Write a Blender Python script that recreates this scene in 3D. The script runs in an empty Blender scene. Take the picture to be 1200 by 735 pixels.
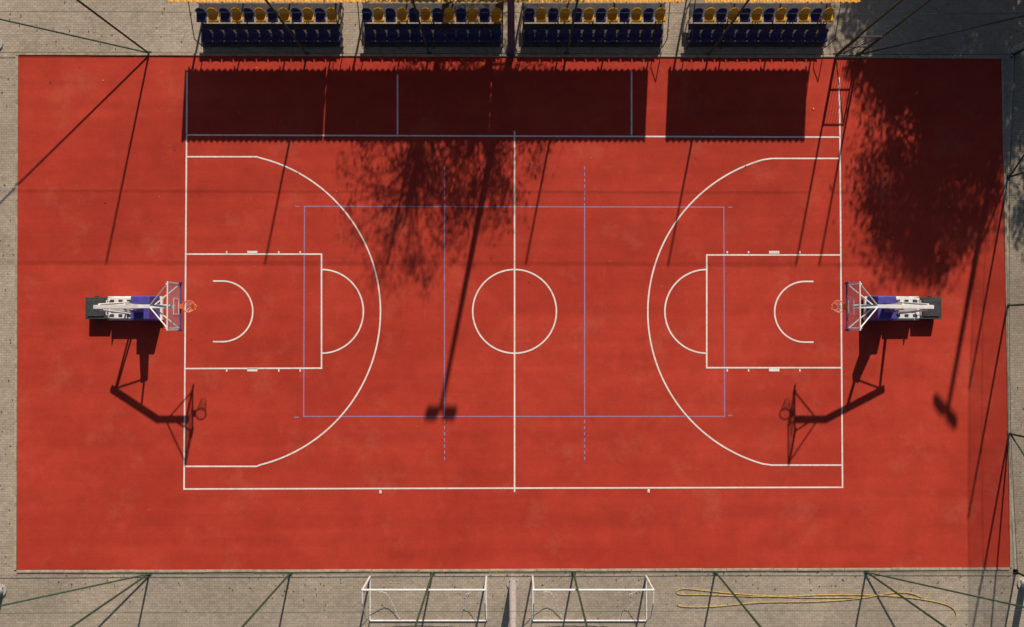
import bpy, math, random
from mathutils import Vector, Matrix
random.seed(7)
scene=bpy.context.scene
D=bpy.data
# ---------------------------------------------------------------- survey helper
H=29.5; TILT=math.radians(0.9); F=27.5*H/math.cos(TILT)
YC=-H*math.tan(TILT)
def G(px,py,z=0.0):
    """photo measurement -> real ground position in metres"""
    dx=(px-600)/F; dy=(367.5-py)/F
    c,s=math.cos(TILT),math.sin(TILT)
    d=Vector((dx, dy*c+s, dy*s-c))
    t=-H/d.z
    return Vector((d.x*t, YC+d.y*t, z))
# ---------------------------------------------------------------- materials
def mat(name,col,rough=.6,metal=0,noise=0.0,nscale=20,spec=.3):
    m=D.materials.new(name); m.use_nodes=True
    nt=m.node_tree; b=nt.nodes['Principled BSDF']
    b.inputs['Roughness'].default_value=rough; b.inputs['Metallic'].default_value=metal
    b.inputs['Specular IOR Level'].default_value=spec
    if noise>0:
        tc=nt.nodes.new('ShaderNodeTexCoord'); n=nt.nodes.new('ShaderNodeTexNoise')
        n.inputs['Scale'].default_value=nscale; n.inputs['Detail'].default_value=4
        nt.links.new(tc.outputs['Object'],n.inputs['Vector'])
        r=nt.nodes.new('ShaderNodeValToRGB')
        r.color_ramp.elements[0].position=.3; r.color_ramp.elements[1].position=.7
        r.color_ramp.elements[0].color=tuple(c*(1-noise) for c in col)+(1,)
        r.color_ramp.elements[1].color=tuple(min(1,c*(1+noise*.6)) for c in col)+(1,)
        nt.links.new(n.outputs['Fac'],r.inputs['Fac']); nt.links.new(r.outputs['Color'],b.inputs['Base Color'])
    else:
        b.inputs['Base Color'].default_value=tuple(col)+(1,)
    return m
class NT:
    def __init__(s,m): s.t=m.node_tree; s.b=s.t.nodes['Principled BSDF']
    def n(s,ty,**kw):
        x=s.t.nodes.new(ty)
        for k,v in kw.items():
            if k in x.inputs: x.inputs[k].default_value=v
            else: setattr(x,k,v)
        return x
    def l(s,a,b): s.t.links.new(a,b)
    def noise(s,vec,scale,detail=5,rough=.55):
        x=s.n('ShaderNodeTexNoise'); x.inputs['Scale'].default_value=scale; x.inputs['Detail'].default_value=detail
        x.inputs['Roughness'].default_value=rough; s.l(vec,x.inputs['Vector']); return x.outputs['Fac']
    def ramp(s,f,stops):
        r=s.n('ShaderNodeValToRGB'); e=r.color_ramp.elements
        while len(e)<len(stops): e.new(.5)
        for i,(p,c) in enumerate(stops):
            e[i].position=p; e[i].color=(c,c,c,1) if not isinstance(c,tuple) else c+(1,)
        s.l(f,r.inputs['Fac']); return r.outputs['Color']
    def mix(s,mode,f,a,b):
        x=s.n('ShaderNodeMix',data_type='RGBA',blend_type=mode)
        for sock,v in ((x.inputs[0],f),(x.inputs[6],a),(x.inputs[7],b)):
            if hasattr(v,'links'): s.l(v,sock)
            elif isinstance(v,tuple): sock.default_value=v+(1,)
            else: sock.default_value=v
        return x.outputs[2]
def court_mat():
    m=mat('red_acrylic_surface',(.5,.04,.025),.85,spec=.12); N=NT(m)
    tc=N.n('ShaderNodeTexCoord').outputs['Object']
    base=N.ramp(N.noise(tc,.16,5,.6),[(.32,(.42,.040,.024)),(.66,(.53,.056,.033))])
    mid=N.ramp(N.noise(tc,1.1,6,.68),[(.3,.87),(.7,1.08)])
    fine=N.ramp(N.noise(tc,26,3,.75),[(.3,.86),(.7,1.09)])
    c=N.mix('MULTIPLY',1,base,mid); c=N.mix('MULTIPLY',1,c,fine)
    mp=N.n('ShaderNodeMapping'); mp.inputs['Scale'].default_value=(.05,1.1,1); N.l(tc,mp.inputs['Vector'])
    st=N.ramp(N.noise(mp.outputs[0],1.3,4,.6),[(.35,.92),(.65,1.05)])
    c=N.mix('MULTIPLY',1,c,st)
    d=N.ramp(N.noise(tc,.45,7,.72),[(.54,0.0),(.78,.38)])
    c=N.mix('MIX',d,c,(.56,.16,.10))
    dk=N.n('ShaderNodeMapping'); dk.inputs['Location'].default_value=(13,7,3); N.l(tc,dk.inputs['Vector'])
    ds=N.ramp(N.noise(dk.outputs[0],.6,6,.7),[(.58,0.0),(.75,.35)])
    c=N.mix('MIX',ds,c,(.30,.030,.022))
    v=N.n('ShaderNodeTexVoronoi'); v.inputs['Scale'].default_value=.9; N.l(tc,v.inputs['Vector'])
    sc=N.ramp(v.outputs['Distance'],[(.012,.5),(.03,0.0)])
    c=N.mix('MIX',sc,c,(.6,.22,.15))
    mp2=N.n('ShaderNodeMapping'); mp2.inputs['Scale'].default_value=(3.2,.35,1); mp2.inputs['Rotation'].default_value=(0,0,.06); N.l(tc,mp2.inputs['Vector'])
    sf=N.ramp(N.noise(mp2.outputs[0],1.0,5,.7),[(.66,0.0),(.78,.4)])
    c=N.mix('MIX',sf,c,(.62,.16,.09))
    N.l(c,N.b.inputs['Base Color'])
    return m
def paving_mat():
    m=mat('concrete_pavers',(.4,.33,.25),.9,spec=.12); N=NT(m)
    tc=N.n('ShaderNodeTexCoord').outputs['Object']
    br=N.n('ShaderNodeTexBrick'); br.inputs['Scale'].default_value=1
    br.inputs['Brick Width'].default_value=.21; br.inputs['Row Height'].default_value=.105
    br.inputs['Mortar Size'].default_value=.006; br.inputs['Mortar Smooth'].default_value=.4
    br.inputs['Color1'].default_value=(.50,.415,.335,1); br.inputs['Color2'].default_value=(.41,.34,.275,1)
    br.inputs['Mortar'].default_value=(.21,.175,.14,1); N.l(tc,br.inputs['Vector'])
    a=N.ramp(N.noise(tc,.3,5,.6),[(.3,.78),(.7,1.12)])
    b=N.ramp(N.noise(tc,6,5,.7),[(.3,.80),(.7,1.12)])
    c=N.mix('MULTIPLY',1,br.outputs['Color'],a); c=N.mix('MULTIPLY',1,c,b)
    s=N.ramp(N.noise(tc,1.1,7,.75),[(.56,0.0),(.72,.45)])
    c=N.mix('MIX',s,c,(.20,.165,.12))
    N.l(c,N.b.inputs['Base Color'])
    return m
def paint_mat(name,col,wear):
    m=mat(name,col,.7,spec=.2); N=NT(m)
    tc=N.n('ShaderNodeTexCoord').outputs['Object']
    f=N.ramp(N.noise(tc,7,6,.8),[(.47,0.0),(.76,wear)])
    g=N.ramp(N.noise(tc,.7,3,.6),[(.4,.0),(.75,wear*.45)])
    c=N.mix('MIX',f,col,(.48,.06,.04)); c=N.mix('MIX',g,c,(.5,.1,.07))
    N.l(c,N.b.inputs['Base Color']); return m
def net_mat(name,col,axis,cell,t):
    m=mat(name,col,.5); N=NT(m); nt=N.t
    tc=N.n('ShaderNodeTexCoord').outputs['Object']
    sp=N.n('ShaderNodeSeparateXYZ'); N.l(tc,sp.inputs[0])
    def M(op,a,b):
        x=N.n('ShaderNodeMath',operation=op)
        for i,v in enumerate((a,b)):
            if hasattr(v,'links'): N.l(v,x.inputs[i])
            else: x.inputs[i].default_value=v
        return x.outputs[0]
    u=sp.outputs[axis]; v=sp.outputs['Z']
    a=M('LESS_THAN',M('FRACT',M('DIVIDE',M('ADD',u,v),cell),0),t)
    b=M('LESS_THAN',M('FRACT',M('DIVIDE',M('SUBTRACT',u,v),cell),0),t)
    N.l(M('MAXIMUM',a,b),N.b.inputs['Alpha']); return m
def glass_mat():
    m=mat('backboard_glass',(.55,.6,.68),.1,spec=.5); m.node_tree.nodes['Principled BSDF'].inputs['Alpha'].default_value=.22; return m
def leaf_mat(name,c1,c2):
    m=mat(name,c1,.6); N=NT(m)
    tc=N.n('ShaderNodeTexCoord').outputs['Object']
    c=N.ramp(N.noise(tc,1.2,3,.7),[(.3,c1),(.7,c2)]); N.l(c,N.b.inputs['Base Color']); return m
COURT=court_mat(); PAVE=paving_mat()
WLINE=paint_mat('white_line_paint',(.88,.84,.79),.5)
BLINE=paint_mat('faded_blue_line_paint',(.30,.25,.46),.9)
KERB=mat('concrete_kerb',(.42,.35,.26),.9,noise=.3,nscale=5)
GREEN=mat('green_painted_steel',(.035,.075,.04),.45,noise=.3,nscale=8)
GREY=mat('galvanised_steel',(.46,.43,.42),.6,0,noise=.2,nscale=6)
DKGREY=mat('dark_steel',(.06,.06,.07),.5,noise=.3,nscale=9)
PPOLE=mat('purple_grey_painted_steel',(.09,.07,.12),.5,noise=.3,nscale=6)
WHITE=mat('white_powder_coat',(.78,.77,.76),.4,noise=.12,nscale=6)
PURPLE=mat('blue_violet_vinyl_padding',(.085,.07,.33),.5,noise=.25,nscale=5)
BALLAST=mat('ballast_rubber',(.055,.055,.05),.8,noise=.4,nscale=6)
ORANGE=mat('orange_rim_paint',(.75,.15,.04),.4)
CORD=mat('net_cord',(.75,.72,.68),.8)
YEL=mat('yellow_seat_plastic',(.85,.42,.03),.4,noise=.15,nscale=4)
BLU=mat('blue_seat_plastic',(.025,.03,.14),.5,noise=.2,nscale=4)
ROOF=mat('orange_canopy_sheet',(.70,.34,.05),.5,noise=.3,nscale=2)
DECK=mat('deck_boards',(.07,.065,.07),.8,noise=.4,nscale=6)
HOSE=mat('yellow_hose_rubber',(.58,.40,.12),.5,noise=.3,nscale=6)
BARK=mat('tree_bark',(.10,.075,.05),.9,noise=.5,nscale=12)
LEAF=leaf_mat('leaves',(.035,.07,.015),(.09,.13,.03))
GLASS=glass_mat()
LAMPG=mat('floodlight_lens',(.6,.6,.62),.15)
# ---------------------------------------------------------------- mesh builder
class MB:
    def __init__(s): s.v=[]; s.f=[]; s.mi=[]; s.mats=[]
    def m(s,mt):
        if mt not in s.mats: s.mats.append(mt)
        return s.mats.index(mt)
    def add(s,vs,fs,mt):
        o=len(s.v); s.v+= [tuple(v) for v in vs]; i=s.m(mt)
        for f in fs: s.f.append([o+k for k in f]); s.mi.append(i)
    def box(s,c,size,mt,rot=None,taper=1.0):
        c=Vector(c); vs=[]
        for z in (-.5,.5):
            k=1 if z<0 else taper
            for x,y in ((-.5,-.5),(.5,-.5),(.5,.5),(-.5,.5)):
                p=Vector((x*size[0]*k,y*size[1]*k,z*size[2]))
                if rot is not None: p=rot@p
                vs.append(c+p)
        s.add(vs,[(3,2,1,0),(4,5,6,7),(0,1,5,4),(1,2,6,5),(2,3,7,6),(3,0,4,7)],mt)
    def tube(s,p,q,r,mt,r2=None,n=8,sq=False):
        p=Vector(p);q=Vector(q); r2=r if r2 is None else r2
        d=(q-p).normalized(); up=Vector((0,0,1)) if abs(d.z)<.9 else Vector((0,1,0))
        a=d.cross(up).normalized(); b=d.cross(a)
        if sq: n=4
        vs=[]
        for c,rr in ((p,r),(q,r2)):
            for i in range(n):
                t=2*math.pi*(i+(.5 if sq else 0))/n
                vs.append(c+(a*math.cos(t)+b*math.sin(t))*rr*(1.414 if sq else 1))
        fs=[(i,(i+1)%n,n+(i+1)%n,n+i) for i in range(n)]+[tuple(range(n))[::-1],tuple(range(n,2*n))]
        s.add(vs,fs,mt)
    def path(s,pts,r,mt,n=8):
        for a,b in zip(pts,pts[1:]): s.tube(a,b,r,mt,n=n)
    def strip(s,pts,w,z,mt,closed=False):
        P=[Vector((p[0],p[1],0)) for p in pts]; n=len(P); vs=[]
        for i in range(n):
            a=P[(i-1)%n] if (closed or i>0) else None; b=P[(i+1)%n] if (closed or i<n-1) else None
            d1=(P[i]-a).normalized() if a is not None else None
            d2=(b-P[i]).normalized() if b is not None else None
            if d1 is None:d1=d2
            if d2 is None:d2=d1
            t=(d1+d2).normalized(); nn=Vector((-t.y,t.x,0)); k=1/max(.4,t.dot(d1))
            for sg in (1,-1): vs.append((P[i]+nn*sg*w/2*k)+Vector((0,0,z)))
        m=n if closed else n-1
        s.add(vs,[(2*i,2*i+1,2*((i+1)%n)+1,2*((i+1)%n)) for i in range(m)],mt)
    def build(s,name,parent=None,bevel=0,smooth=False,origin=None):
        me=D.meshes.new(name)
        o=Vector(origin) if origin is not None else Vector((0,0,0))
        me.from_pydata([tuple(Vector(v)-o) for v in s.v],[],s.f)
        for mt in s.mats: me.materials.append(mt)
        me.polygons.foreach_set('material_index',s.mi)
        if smooth: me.polygons.foreach_set('use_smooth',[True]*len(s.f))
        me.update()
        ob=D.objects.new(name,me); scene.collection.objects.link(ob); ob.location=o
        if parent is not None:
            ob.parent=parent; ob.location=o-parent.location
        if bevel:
            b=ob.modifiers.new('bevel','BEVEL'); b.width=bevel; b.segments=2; b.limit_method='ANGLE'
        return ob
def empty(name,loc):
    e=D.objects.new(name,None); e.empty_display_size=.3; e.location=loc; scene.collection.objects.link(e); return e
# ---------------------------------------------------------------- ground
g=MB(); g.add([(-400,-400,0),(400,-400,0),(400,400,0),(-400,400,0)],[(0,1,2,3)],PAVE); g.build('paved_ground')
CZ=.02
cc=[G(22,65),G(1173,69),G(1183,665),G(20,668)]
g=MB(); 
top=[Vector((c.x,c.y,CZ)) for c in cc]; bot=[Vector((c.x,c.y,0)) for c in cc]
g.add(top+bot,[(3,2,1,0),(0,1,5,4),(1,2,6,5),(2,3,7,6),(3,0,4,7)],COURT)
g.build('basketball_court')
g=MB()
oc=[Vector((c.x,c.y,0)) for c in cc]; cen=Vector((0,0,0))
for i in range(4):
    a,b=oc[i],oc[(i+1)%4]; d=(b-a).normalized(); nrm=Vector((-d.y,d.x,0))
    L=(b-a).length; nseg=int(L/1.0)
    for k in range(nseg):
        p=a+d*(L*(k+.5)/nseg)+nrm*(.055+random.uniform(-.006,.006))
        g.box((p.x,p.y,.018+random.uniform(0,.006)),(L/nseg-.012,.1,.06),KERB,Matrix.Rotation(math.atan2(d.y,d.x),3,'Z'))
g.build('kerb',bevel=.008)
# ---------------------------------------------------------------- markings
L=MB(); W=.064
def line(pts,lv,w=W,mt=WLINE,closed=False,M=L): M.strip([G(*p) for p in pts],w,CZ+.003+.002*lv,mt,closed)
def arc(cx,cy,r,a0,a1,n=48): return [(cx+r*math.cos(math.radians(a0+(a1-a0)*i/n)),cy-r*math.sin(math.radians(a0+(a1-a0)*i/n))) for i in range(n+1)]
line([(219,158.5),(984,161),(987,571),(216,573)],2,closed=True)
line([(219.5,85),(219,157)],3); line([(983,91),(984,159.5)],3)
line([(466,88),(466,158)],3); line([(740,84),(740,159)],3)
line([(603,154),(603,576.5)],4)
line(arc(603,365,49,0,360,96)[:-1],3,closed=True)
line([(446,574.5),(446,578)],3,.09); line([(760,573),(760,577)],3,.09)
aL=math.degrees(math.asin(181/185)); aR=math.degrees(math.asin(179.7/185))
line([(219,184)]+[(301-0,184)]+arc(261,365,185,aL-2,-aL+2,90)+[(301,546.5),(217,546.5)],3)
line([(984.5,186)]+[(904,186)]+arc(944,365.5,185,180-aR+2,180+aR-2,90)+[(904,545),(986.5,545)],3)
line([(218.5,298),(377,298),(377,431.5),(217.5,432)],3)
line([(985.5,299),(828,299),(828,431),(986,431)],3)
line(arc(377,365,49,90,-90),4); line(arc(828,365,49,90,270),4)
line([(250,329.5)]+arc(261,365,35.5,90,-90)+[(250,400.5)],3)
line([(953,330)]+arc(943,365.5,35.5,90,270)+[(953,401)],3)
for xs,bx in (((266,327,352),296),((937,877,852),907)):
    for x in xs:
        line([(x,294.5),(x,297)],3,.06); line([(x,432.5),(x,435.5)],3,.06)
    line([(bx-6,295.8),(bx+6,295.8)],3,.12); line([(bx-6,433.6),(bx+6,433.6)],3,.12)
L.build('basketball_court_markings')
V=MB(); w2=.045
line([(357,242),(848,243),(849,488),(356,488)],0,w2,BLINE,True,V)
for x in (521,685):
    line([(x,242),(x,488)],1,w2,BLINE,False,V)
    for k in range(7):
        y=195+k*7.2; line([(x,y),(x,y+4)],1,w2,BLINE,False,V)
        y=492+k*7.2; line([(x,y),(x,y+4)],1,w2,BLINE,False,V)
for x,y in ((347,242),(854,243),(346,489),(854,487)): line([(x-1,y),(x+4,y)],1,w2,BLINE,False,V)
V.build('volleyball_court_markings')
# ---------------------------------------------------------------- basketball stands
def hoop_stand(s,bx,cy):
    """s=+1: court lies toward +x"""
    B=G(bx,cy); P=lambda u,v,z: Vector((B.x+s*u,B.y+v,z))
    e=empty('basketball_hoop_stand',(B.x,B.y,CZ))
    z0=CZ
    m=MB(); 
    m.box(P(-3.48,0,z0+.30),(.9,.92,.42),BALLAST); m.box(P(-3.48,0,z0+.535),(.7,.7,.04),DKGREY)
    m.build('ballast',e,bevel=.03)
    m=MB()
    for v in (-.46,.46): m.box(P(-2.0,v,z0+.16),(2.3,.09,.14),WHITE)
    for u in (-2.98,-2.5,-1.95,-.9): m.box(P(u,0,z0+.165),(.1,.83,.12),WHITE)
    m.box(P(-2.4,0,z0+.42),(1.1,.86,.36),WHITE)
    m.box(P(-2.35,0,z0+.62),(.9,.3,.05),GREY)
    for u in (-2.75,-2.4,-2.05):
        for v in (-.3,.3): m.box(P(u,v,z0+.615),(.16,.1,.03),DKGREY)
    for v in (-.3,.3): m.tube(P(-2.85,v,z0+.3),P(-2.85,v,z0+.85),.02,WHITE)
    m.tube(P(-2.85,-.3,z0+.85),P(-2.85,.3,z0+.85),.02,WHITE)
    m.build('chassis',e,bevel=.012)
    m=MB()
    for u in (-3.7,-1.1):
        for v in (-.5,.5): m.tube(P(u,v-.03,z0+.08),P(u,v+.03,z0+.08),.08,DKGREY,n=14)
    m.build('wheels',e)
    m=MB()
    m.box(P(-1.38,0,z0+.55),(.86,1.08,.95),PURPLE,taper=.9)
    m.build('padding',e,bevel=.05)
    m=MB()
    m.tube(P(-1.45,0,.95),P(-1.12,0,2.05),.21,PURPLE,.15,sq=True)
    m.build('padded_mast',e,bevel=.04)
    m=MB()
    for v in (-.1,.1):
        m.tube(P(-1.12,v,2.05),P(-1.0,v,2.85),.035,WHITE)
        m.tube(P(-2.05,v*2.4,.55),P(-2.25,v,2.4),.04,WHITE)
    m.tube(P(-2.45,0,2.32),P(-.2,0,3.2),.075,WHITE,sq=True)
    m.tube(P(-.25,0,3.2),P(1.12,0,3.2),.07,WHITE,sq=True)
    m.tube(P(-2.2,0,2.3),P(-1.15,0,2.05),.03,GREY)
    m.build('arm',e,bevel=.008)
    m=MB()
    for v in (-.82,.82):
        m.tube(P(.15,0,3.22),P(1.16,v,3.85),.025,WHITE); m.tube(P(.25,0,3.15),P(1.16,v,2.98),.025,WHITE)
        m.tube(P(1.15,v,2.92),P(1.15,v,3.94),.025,WHITE)
    m.build('backboard_braces',e)
    m=MB(); m.box(P(1.2,0,3.425),(.015,1.74,.99),GLASS); m.build('backboard_glass',e)
    m=MB()
    for v in (-.885,.885): m.box(P(1.2,v,3.425),(.04,.05,1.05),WHITE)
    m.box(P(1.2,0,3.925),(.04,1.72,.05),WHITE)
    m.box(P(1.2,0,2.925),(.05,1.72,.05),PURPLE)
    for v in (-.295,.295): m.box(P(1.212,v,3.275),(.012,.045,.45),WHITE)
    m.box(P(1.212,0,3.4775),(.012,.545,.045),WHITE); m.box(P(1.212,0,3.075),(.012,.545,.045),WHITE)
    m.build('backboard_frame',e)
    m=MB()
    for v in (-.9,.9): m.box(P(1.2,v,2.97),(.07,.09,.3),PURPLE)
    m.build('backboard_edge_padding',e,bevel=.015)
    m=MB(); n=28; c=P(1.585,0,3.05)
    pts=[c+Vector((.228*math.cos(2*math.pi*i/n),.228*math.sin(2*math.pi*i/n),0)) for i in range(n+1)]
    m.path(pts,.02,ORANGE); m.box(P(1.28,0,3.03),(.15,.16,.1),ORANGE)
    for v in (-.12,.12): m.tube(P(1.22,v*.6,2.98),P(1.43,v*1.1,3.04),.012,ORANGE)
    m.build('rim',e)
    m=MB(); rings=[(.222,0),(.19,-.13),(.15,-.26),(.125,-.4)]; k=12
    def rp(j,i,off): 
        r,z=rings[j]; t=2*math.pi*(i+off)/k; return c+Vector((r*math.cos(t),r*math.sin(t),z))
    for j in range(3):
        for i in range(k):
            o=.5*(j%2); o2=.5*((j+1)%2)
            m.tube(rp(j,i,o),rp(j+1,i,o2),.005,CORD,n=4); m.tube(rp(j,i,o),rp(j+1,i+(-1 if j%2==0 else 1),o2),.005,CORD,n=4)
    m.build('net',e)
hoop_stand(1,217,361.5); hoop_stand(-1,986.5,361.5)
# ---------------------------------------------------------------- fences
FZ=6.1
def fence(ax,posts,nett,midz=4.0,braces=()):
    pts=[G(*p) for p in posts]; e=empty('chain_link_fence',pts[0])
    m=MB()
    for p in pts: m.tube((p.x,p.y,0),(p.x,p.y,FZ),.042,GREEN,n=10); m.box((p.x,p.y,.01+.004),(.2,.2,.025),GREEN)
    m.build('posts',e)
    m=MB()
    for a,b in zip(pts,pts[1:]):
        for z,r in ((.12,.01),(midz,.008),(FZ-.03,.011)): m.tube((a.x,a.y,z),(b.x,b.y,z),r,GREEN,n=6)
    m.build('rails',e)
    m=MB()
    for i,j in braces: m.tube((pts[i].x,pts[i].y,.1),(pts[j].x,pts[j].y,FZ-.3),.035,GREEN,n=8)
    if braces: m.build('braces',e)
    m=MB()
    for a,b in zip(pts,pts[1:]): m.add([(a.x,a.y,.06),(b.x,b.y,.06),(b.x,b.y,FZ),(a.x,a.y,FZ)],[(0,1,2,3)],nett)
    m.build('mesh_net',e,origin=pts[0])
NX=net_mat('green_wire_net',(.04,.09,.05),'X',.06,.03)
NY=net_mat('green_wire_net_dense',(.04,.09,.05),'Y',.06,.15)
fence('x',[(-12,63),(175,63),(360,64),(503,64),(664,64),(830,65),(979,65)],NX,braces=((1,0),))
fence('x',[(1006,65),(1187,65)],NX,braces=((0,1),))
fence('x',[(-12,673),(175,672),(340,672),(507,671),(672,671),(838,670),(1015,670),(1190,670)],NX,braces=((1,0),(6,7)))
fence('y',[(1187,65),(1181,208),(1180,358),(1182,508),(1190,670)],NY,braces=((1,0),(3,4)))
fence('y',[(-12,63),(-12,208),(-12,358),(-12,508),(-12,673)],NY,braces=((1,0),(3,4)))
# gate
a=G(980,66);b=G(1003,66); e=empty('fence_gate',a); m=MB()
for p in (a,b): m.tube((p.x,p.y,.05),(p.x,p.y,2.05),.035,DKGREY)
for z in (.1,1.0,2.02): m.tube((a.x,a.y,z),(b.x,b.y,z),.03,DKGREY)
m.tube((a.x,a.y,.1),(b.x,b.y,2.0),.02,DKGREY)
m.build('gate_frame',e); m=MB()
for k in range(1,7):
    p=a.lerp(b,k/7); m.tube((p.x,p.y,.1),(p.x,p.y,2.0),.009,DKGREY,n=5)
m.build('gate_bars',e)
# ---------------------------------------------------------------- floodlight masts
def mast(px,py,yaw,mt=GREY,h=10.35):
    p=G(px,py); e=empty('floodlight_mast',p); m=MB()
    m.tube((p.x,p.y,0),(p.x,p.y,h),.16,mt,.09,n=14); m.tube((p.x,p.y,0),(p.x,p.y,.06),.26,mt,n=14)
    for k in range(4):
        t=k*math.pi/2+.78; m.tube((p.x+.2*math.cos(t),p.y+.2*math.sin(t),.05),(p.x+.2*math.cos(t),p.y+.2*math.sin(t),.12),.02,DKGREY,n=6)
    m.build('pole',e,smooth=False)
    R=Matrix.Rotation(yaw,3,'Z'); m=MB()
    q=lambda x,y,z: p+R@Vector((x,y,0))+Vector((0,0,z))
    m.tube(q(-.55,0,h-.05),q(.55,0,h-.05),.04,GREY)
    for x in (-.38,.38):
        m.box(q(x,-.16,h-.02),(.52,.22,.5),DKGREY,R@Matrix.Rotation(math.radians(-35),3,'X'))
        m.box(q(x,-.275,h-.1),(.44,.02,.4),LAMPG,R@Matrix.Rotation(math.radians(-35),3,'X'))
    m.build('floodlights',e,bevel=.01)
mast(599,61,0,PPOLE); mast(1188,60,math.radians(-48)); mast(-3,52,math.radians(48))
mast(601,684,math.pi); mast(1199,684,math.radians(-132)); mast(1,692,math.radians(132))
# ---------------------------------------------------------------- grandstands
def stand(x0,x1,c0,c1):
    A=G(x0,27);Bp=G(x1,27); wx=Bp.x-A.x; e=empty('covered_grandstand',(A.x,G(x0,60).y,0))
    Y=lambda gy:G(600,gy).y
    m=MB()
    m.box(((A.x+Bp.x)/2,Y(38),.36),(wx,.42,.04),DECK)
    m.box(((A.x+Bp.x)/2,Y(20),.66),(wx,.55,.04),DECK)
    m.box(((A.x+Bp.x)/2,Y(52),.20),(wx,.40,.04),DECK)
    m.build('decks',e)
    m=MB(); n=4
    for k in range(n+1):
        x=A.x+wx*k/n; x=min(max(x,A.x+.03),Bp.x-.03)
        for gy,zt in ((57,.18),(46,.34),(28,.64),(12,.64)): m.tube((x,Y(gy),0),(x,Y(gy),zt),.022,DKGREY,n=6)
        m.tube((x,Y(57),.1),(x,Y(12),.55),.02,DKGREY,n=6)
    m.tube((A.x,Y(47),.36),(Bp.x,Y(47),.36),.03,DKGREY); m.tube((A.x,Y(29),.86),(Bp.x,Y(29),.86),.03,DKGREY)
    for x in (A.x-.02,Bp.x+.02):
        m.tube((x,Y(57),.1),(x,Y(57),1.0),.02,DKGREY); m.tube((x,Y(12),.1),(x,Y(12),1.7),.02,DKGREY); m.tube((x,Y(57),1.0),(x,Y(12),1.7),.02,DKGREY)
    m.build('steel_frame',e)
    m=MB(); ns=12
    for row,(gy,z) in enumerate(((48,.40),(31,.90))):
        for k in range(ns):
            x=A.x+wx*(k+.5)/ns; y=Y(gy); mt=(BLU,YEL)[k%2] if row==1 else BLU
            N=6; vs=[]; prof=[(-.22,-.01),(-.17,.03),(-.05,.01),(.08,.0),(.16,.04),(.20,.14),(.225,.24),(.235,.30)]
            for (dy,dz) in prof:
                hw=.205*(1-.2*max(0,(dz-.1))/.26)
                for i in range(N+1):
                    uu=-1+2*i/N; lip=.035*abs(uu)**3
                    if dz>.1: vs.append((x+uu*hw,y+dy-lip*1.5,z+dz-(.06*abs(uu)**3 if dz>.25 else 0)))
                    else: vs.append((x+uu*hw,y+dy,z+dz+lip))
            fs=[]
            for j in range(len(prof)-1):
                for i in range(N): q=j*(N+1)+i; fs.append((q,q+1,q+N+2,q+N+1))
            m.add(vs,fs,mt)
    o=m.build('seats',e,smooth=True); sm=o.modifiers.new('s','SOLIDIFY'); sm.thickness=.018
    # canopy
    yr=Y(-22); yf=Y(42); zr,zf=2.6,3.1; m=MB(); vs=[]; fs=[]
    xa,xb=G(c0,27).x,G(c1,27).x; nx=int((xb-xa)/.05)
    for i in range(nx+1):
        x=xa+(xb-xa)*i/nx; dz=.03*math.sin(x*2*math.pi/.25); j=.025*math.cos(x*2*math.pi/.25)
        vs+= [(x,yr+j,zr+dz),(x,yf-j,zf+dz)]
    for i in range(nx): fs.append((2*i,2*i+1,2*i+3,2*i+2))
    m.add(vs,fs,ROOF); o=m.build('canopy_sheet',e); sm=o.modifiers.new('s','SOLIDIFY'); sm.thickness=.004
    m=MB()
    for k in range(4):
        x=A.x+.04+(wx-.08)*k/3
        m.tube((x,Y(-2),0),(x,Y(-2),2.75),.035,DKGREY); m.tube((x,yr+.02,zr-.06),(x,yf+.02,zf-.06),.03,DKGREY,sq=True)
        m.tube((x,Y(-2),1.9),(x,Y(20),2.87),.02,DKGREY)
    for f in (.06,.5,.94):
        y=yr+(yf-yr)*f; z=zr+(zf-zr)*f-.05; m.tube((xa,y,z+.01),(xb,y,z+.01),.02,DKGREY)
    m.build('canopy_frame',e)
for a4 in ((241,403,238,402.5),(429,589,404.5,596.5),(613,775,597.5,780),(804,965,803,966)): stand(*a4)
# ---------------------------------------------------------------- goals
def goal(xa,xb):
    A=G(xa,675);B=G(xb,675); yb=G(600,727).y; yt=G(600,690).y; h=1.55; e=empty('football_goal',A); m=MB(); r=.042
    for X in (A.x,B.x):
        m.path([(X,A.y,.04),(X,A.y,h)],r,WHITE,10); m.path([(X,A.y,.04),(X,yb,.04)],r*.8,WHITE)
        m.path([(X,A.y,h),(X,yt,h-.02),(X,(yt+yb)/2-.15,h*.62),(X,yb,.04)],r*.6,WHITE)
    m.tube((A.x-.04,A.y,h),(B.x+.04,A.y,h),r,WHITE,n=10); m.tube((A.x,yb,.04),(B.x,yb,.04),r*.8,WHITE)
    m.build('frame',e)
    m=MB()
    def net(P0,P1,sag,n=14):
        pts=[]
        for i in range(n+1):
            t=i/n; p=Vector(P0).lerp(Vector(P1),t); p.z-=sag*4*t*(1-t); p.x+=random.uniform(-.02,.02); p.y+=random.uniform(-.03,.03); pts.append(p)
        m.path(pts,.014,CORD,5)
    net((A.x,A.y-.05,h-.05),(B.x,A.y-.05,h-.05),.10,30)
    net((A.x,A.y,h-.1),(A.x+.8,yt,.55),.1); net((A.x+.8,yt,.55),(A.x+1.3,yb,.05),.05)
    net((B.x,A.y,h-.1),(B.x-.8,yt,.6),.1); net((B.x-.8,yt,.6),(B.x-1.1,yb,.05),.05)
    m.build('net_cords',e)
goal(434,570); goal(624,757)
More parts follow.
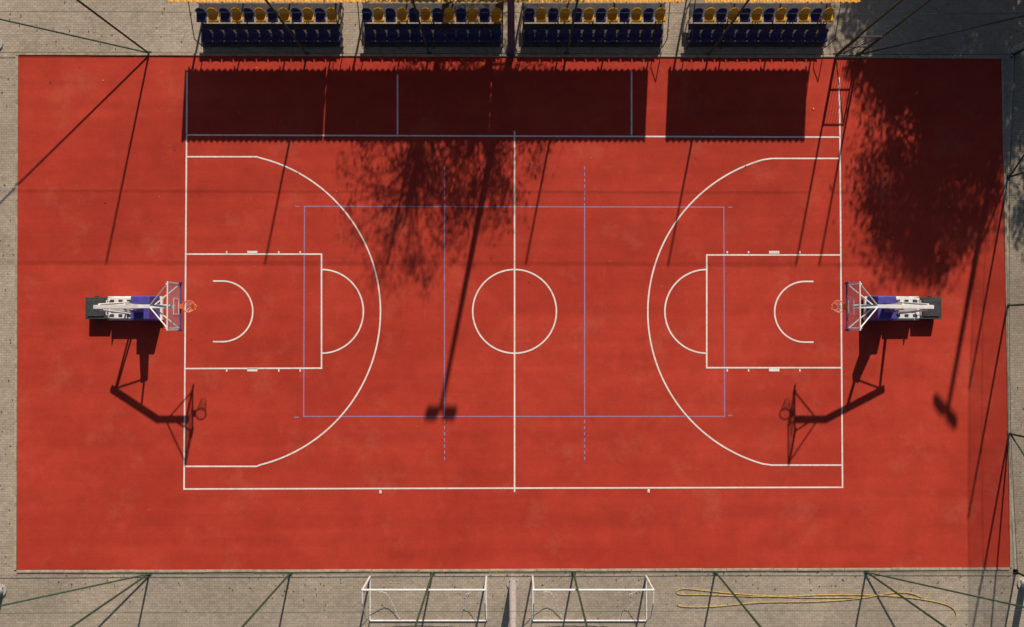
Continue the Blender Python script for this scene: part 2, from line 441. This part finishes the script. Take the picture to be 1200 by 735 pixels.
# ---------------------------------------------------------------- hose
m=MB(); 
def smoothpts(c,n=10):
    out=[]
    for i in range(len(c)-1):
        p0=c[max(i-1,0)];p1=c[i];p2=c[i+1];p3=c[min(i+2,len(c)-1)]
        for k in range(n):
            t=k/n; out.append(tuple(.5*((2*p1[j])+(-p0[j]+p2[j])*t+(2*p0[j]-5*p1[j]+4*p2[j]-p3[j])*t*t+(-p0[j]+3*p1[j]-3*p2[j]+p3[j])*t**3) for j in (0,1)))
    return out+[c[-1]]
for c in ([(835,693),(800,690),(795,696),(830,697),(900,699),(970,697),(1040,698),(1085,703),(1112,710),(1120,720),(1114,731)],
          [(797,704),(796,710),(830,711),(890,706),(950,705),(1000,702),(1055,694),(1080,700)],
          [(835,693),(880,697),(940,700),(1010,700)]):
    m.path([G(x,y,.02+.012*(i%2)) for i,(x,y) in enumerate(smoothpts(c))],.018,HOSE,6)
m.build('garden_hose')
# ---------------------------------------------------------------- fallen leaves / litter
rnd=random.Random(21); m=MB()
for _ in range(1000):
    side=rnd.random(); zz=.012
    if side<.33: px,py=rnd.uniform(-20,1220),rnd.uniform(-10,63)
    elif side<.70: px,py=rnd.uniform(-20,1220),670+abs(rnd.gauss(0,22))
    elif side<.83: px,py=rnd.uniform(1190,1230),rnd.uniform(60,670)
    elif side<.92: px,py=rnd.uniform(-10,17),rnd.uniform(60,670)
    else: px,py=rnd.uniform(30,1165),70+abs(rnd.gauss(0,120)); zz=.04
    if zz>.03 and py>655: continue
    p=G(px,py,zz+rnd.uniform(0,.02)); t=rnd.uniform(0,6.28); l=rnd.uniform(.02,.055)
    a=Vector((math.cos(t),math.sin(t),rnd.uniform(-.2,.2)))*l; b=Vector((-math.sin(t),math.cos(t),0))*l*.5
    m.add([p-a,p+b,p+a,p-b],[(0,1,2,3)],BARK if rnd.random()<.7 else YEL)
m.build('fallen_leaves')
# ---------------------------------------------------------------- trees
def tree(px,py,zc,rx,rz,nclump,nleaf,seed,leaf=.16,spread=.55,trunk_r=.17,inner=.35):
    rnd=random.Random(seed); p=G(px,py); e=empty('deciduous_tree',p); m=MB()
    z1=zc-rz*.75; top=Vector((p.x+rnd.uniform(-.3,.3),p.y,zc+rz*.5)); mid=Vector((p.x,p.y,z1))
    m.tube((p.x,p.y,0),mid,trunk_r,BARK,trunk_r*.7,n=10); m.tube(mid,top,trunk_r*.7,BARK,.04,n=8)
    cl=[]
    while len(cl)<nclump:
        v=Vector((rnd.uniform(-1,1),rnd.uniform(-1,1),rnd.uniform(-1,1)))
        if not inner<v.length<1: continue
        sc=1-.35*max(0,v.z)
        cl.append(Vector((p.x+v.x*rx*sc*rnd.uniform(.85,1.08),p.y+v.y*rx*sc,zc+v.z*rz)))
    for i,c in enumerate(cl):
        t=rnd.uniform(0,.85); st=mid.lerp(top,t); k=st.lerp(c,.5)+Vector((rnd.uniform(-.3,.3),rnd.uniform(-.3,.3),rnd.uniform(-.1,.4)))
        m.tube(st,k,.05*(1-t)+.02,BARK,.025,n=5); m.tube(k,c,.025,BARK,.01,n=5)
        # twigs
        for _ in range(4):
            tw=c+Vector((rnd.gauss(0,.35),rnd.gauss(0,.35),rnd.gauss(.15,.3))); m.tube(c,tw,.012,BARK,.005,n=4)
    m.build('trunk_and_limbs',e)
    m=MB(); vs=[];fs=[]
    for c in cl:
        s=spread*rnd.uniform(.5,1.3)
        for _ in range(int(nleaf*rnd.uniform(.4,1.5))):
            q=c+Vector((rnd.gauss(0,s),rnd.gauss(0,s),rnd.gauss(0,s*.7)))
            a=Vector((rnd.gauss(0,1),rnd.gauss(0,1),rnd.gauss(0,1))).normalized(); b=a.cross(Vector((rnd.gauss(0,1),rnd.gauss(0,1),rnd.gauss(0,1)))).normalized()
            l=leaf*rnd.uniform(.6,1.3); o=len(vs)
            vs+=[q-a*l*.5,q+b*l*.28,q+a*l*.5,q-b*l*.28]; fs.append((o,o+1,o+2,o+3))
    m.add(vs,fs,LEAF); m.build('foliage',e)
tree(1136,-52,6.3,3.5,3.1,150,150,3,leaf=.17,spread=.48,inner=.1)
tree(1195,-150,5.3,4.4,2.7,130,150,5,leaf=.22,spread=.5,inner=.1)
tree(1300,-30,5.0,3.6,2.6,80,140,6,leaf=.2,spread=.5,inner=.1)
tree(1100,-190,5.4,3.0,1.8,80,140,8,leaf=.22,spread=.45,inner=.1)
tree(600,-62,5.3,3.8,2.5,85,90,11,leaf=.13,spread=.45)
tree(535,-40,6.2,4.1,2.6,70,75,12,leaf=.12,spread=.42)
# ---------------------------------------------------------------- light, camera
sun_dir=Vector((-.29,-1.484,-1)).normalized()
sd=D.lights.new('sun','SUN'); sd.energy=4.9; sd.angle=math.radians(.7); sd.color=(1,.89,.73)
so=D.objects.new('sun',sd); so.rotation_euler=sun_dir.to_track_quat('-Z','Y').to_euler(); so.location=(10,40,30); scene.collection.objects.link(so)
w=D.worlds.new('World'); scene.world=w; w.use_nodes=True; nt=w.node_tree
bg=nt.nodes['Background']; sky=nt.nodes.new('ShaderNodeTexSky'); sky.sky_type='NISHITA'; sky.sun_disc=False
sky.sun_elevation=math.radians(33.5); sky.sun_rotation=math.radians(11)
nt.links.new(sky.outputs[0],bg.inputs['Color']); bg.inputs['Strength'].default_value=.05
cd=D.cameras.new('camera'); cd.sensor_width=36; cd.lens=F/1200*36; cd.clip_end=2000; cd.clip_start=.5
co=D.objects.new('camera',cd); co.location=(0,YC,H); co.rotation_euler=(TILT,0,0); scene.collection.objects.link(co); scene.camera=co
scene.view_settings.view_transform='Standard'; scene.view_settings.look='None'; scene.view_settings.exposure=0
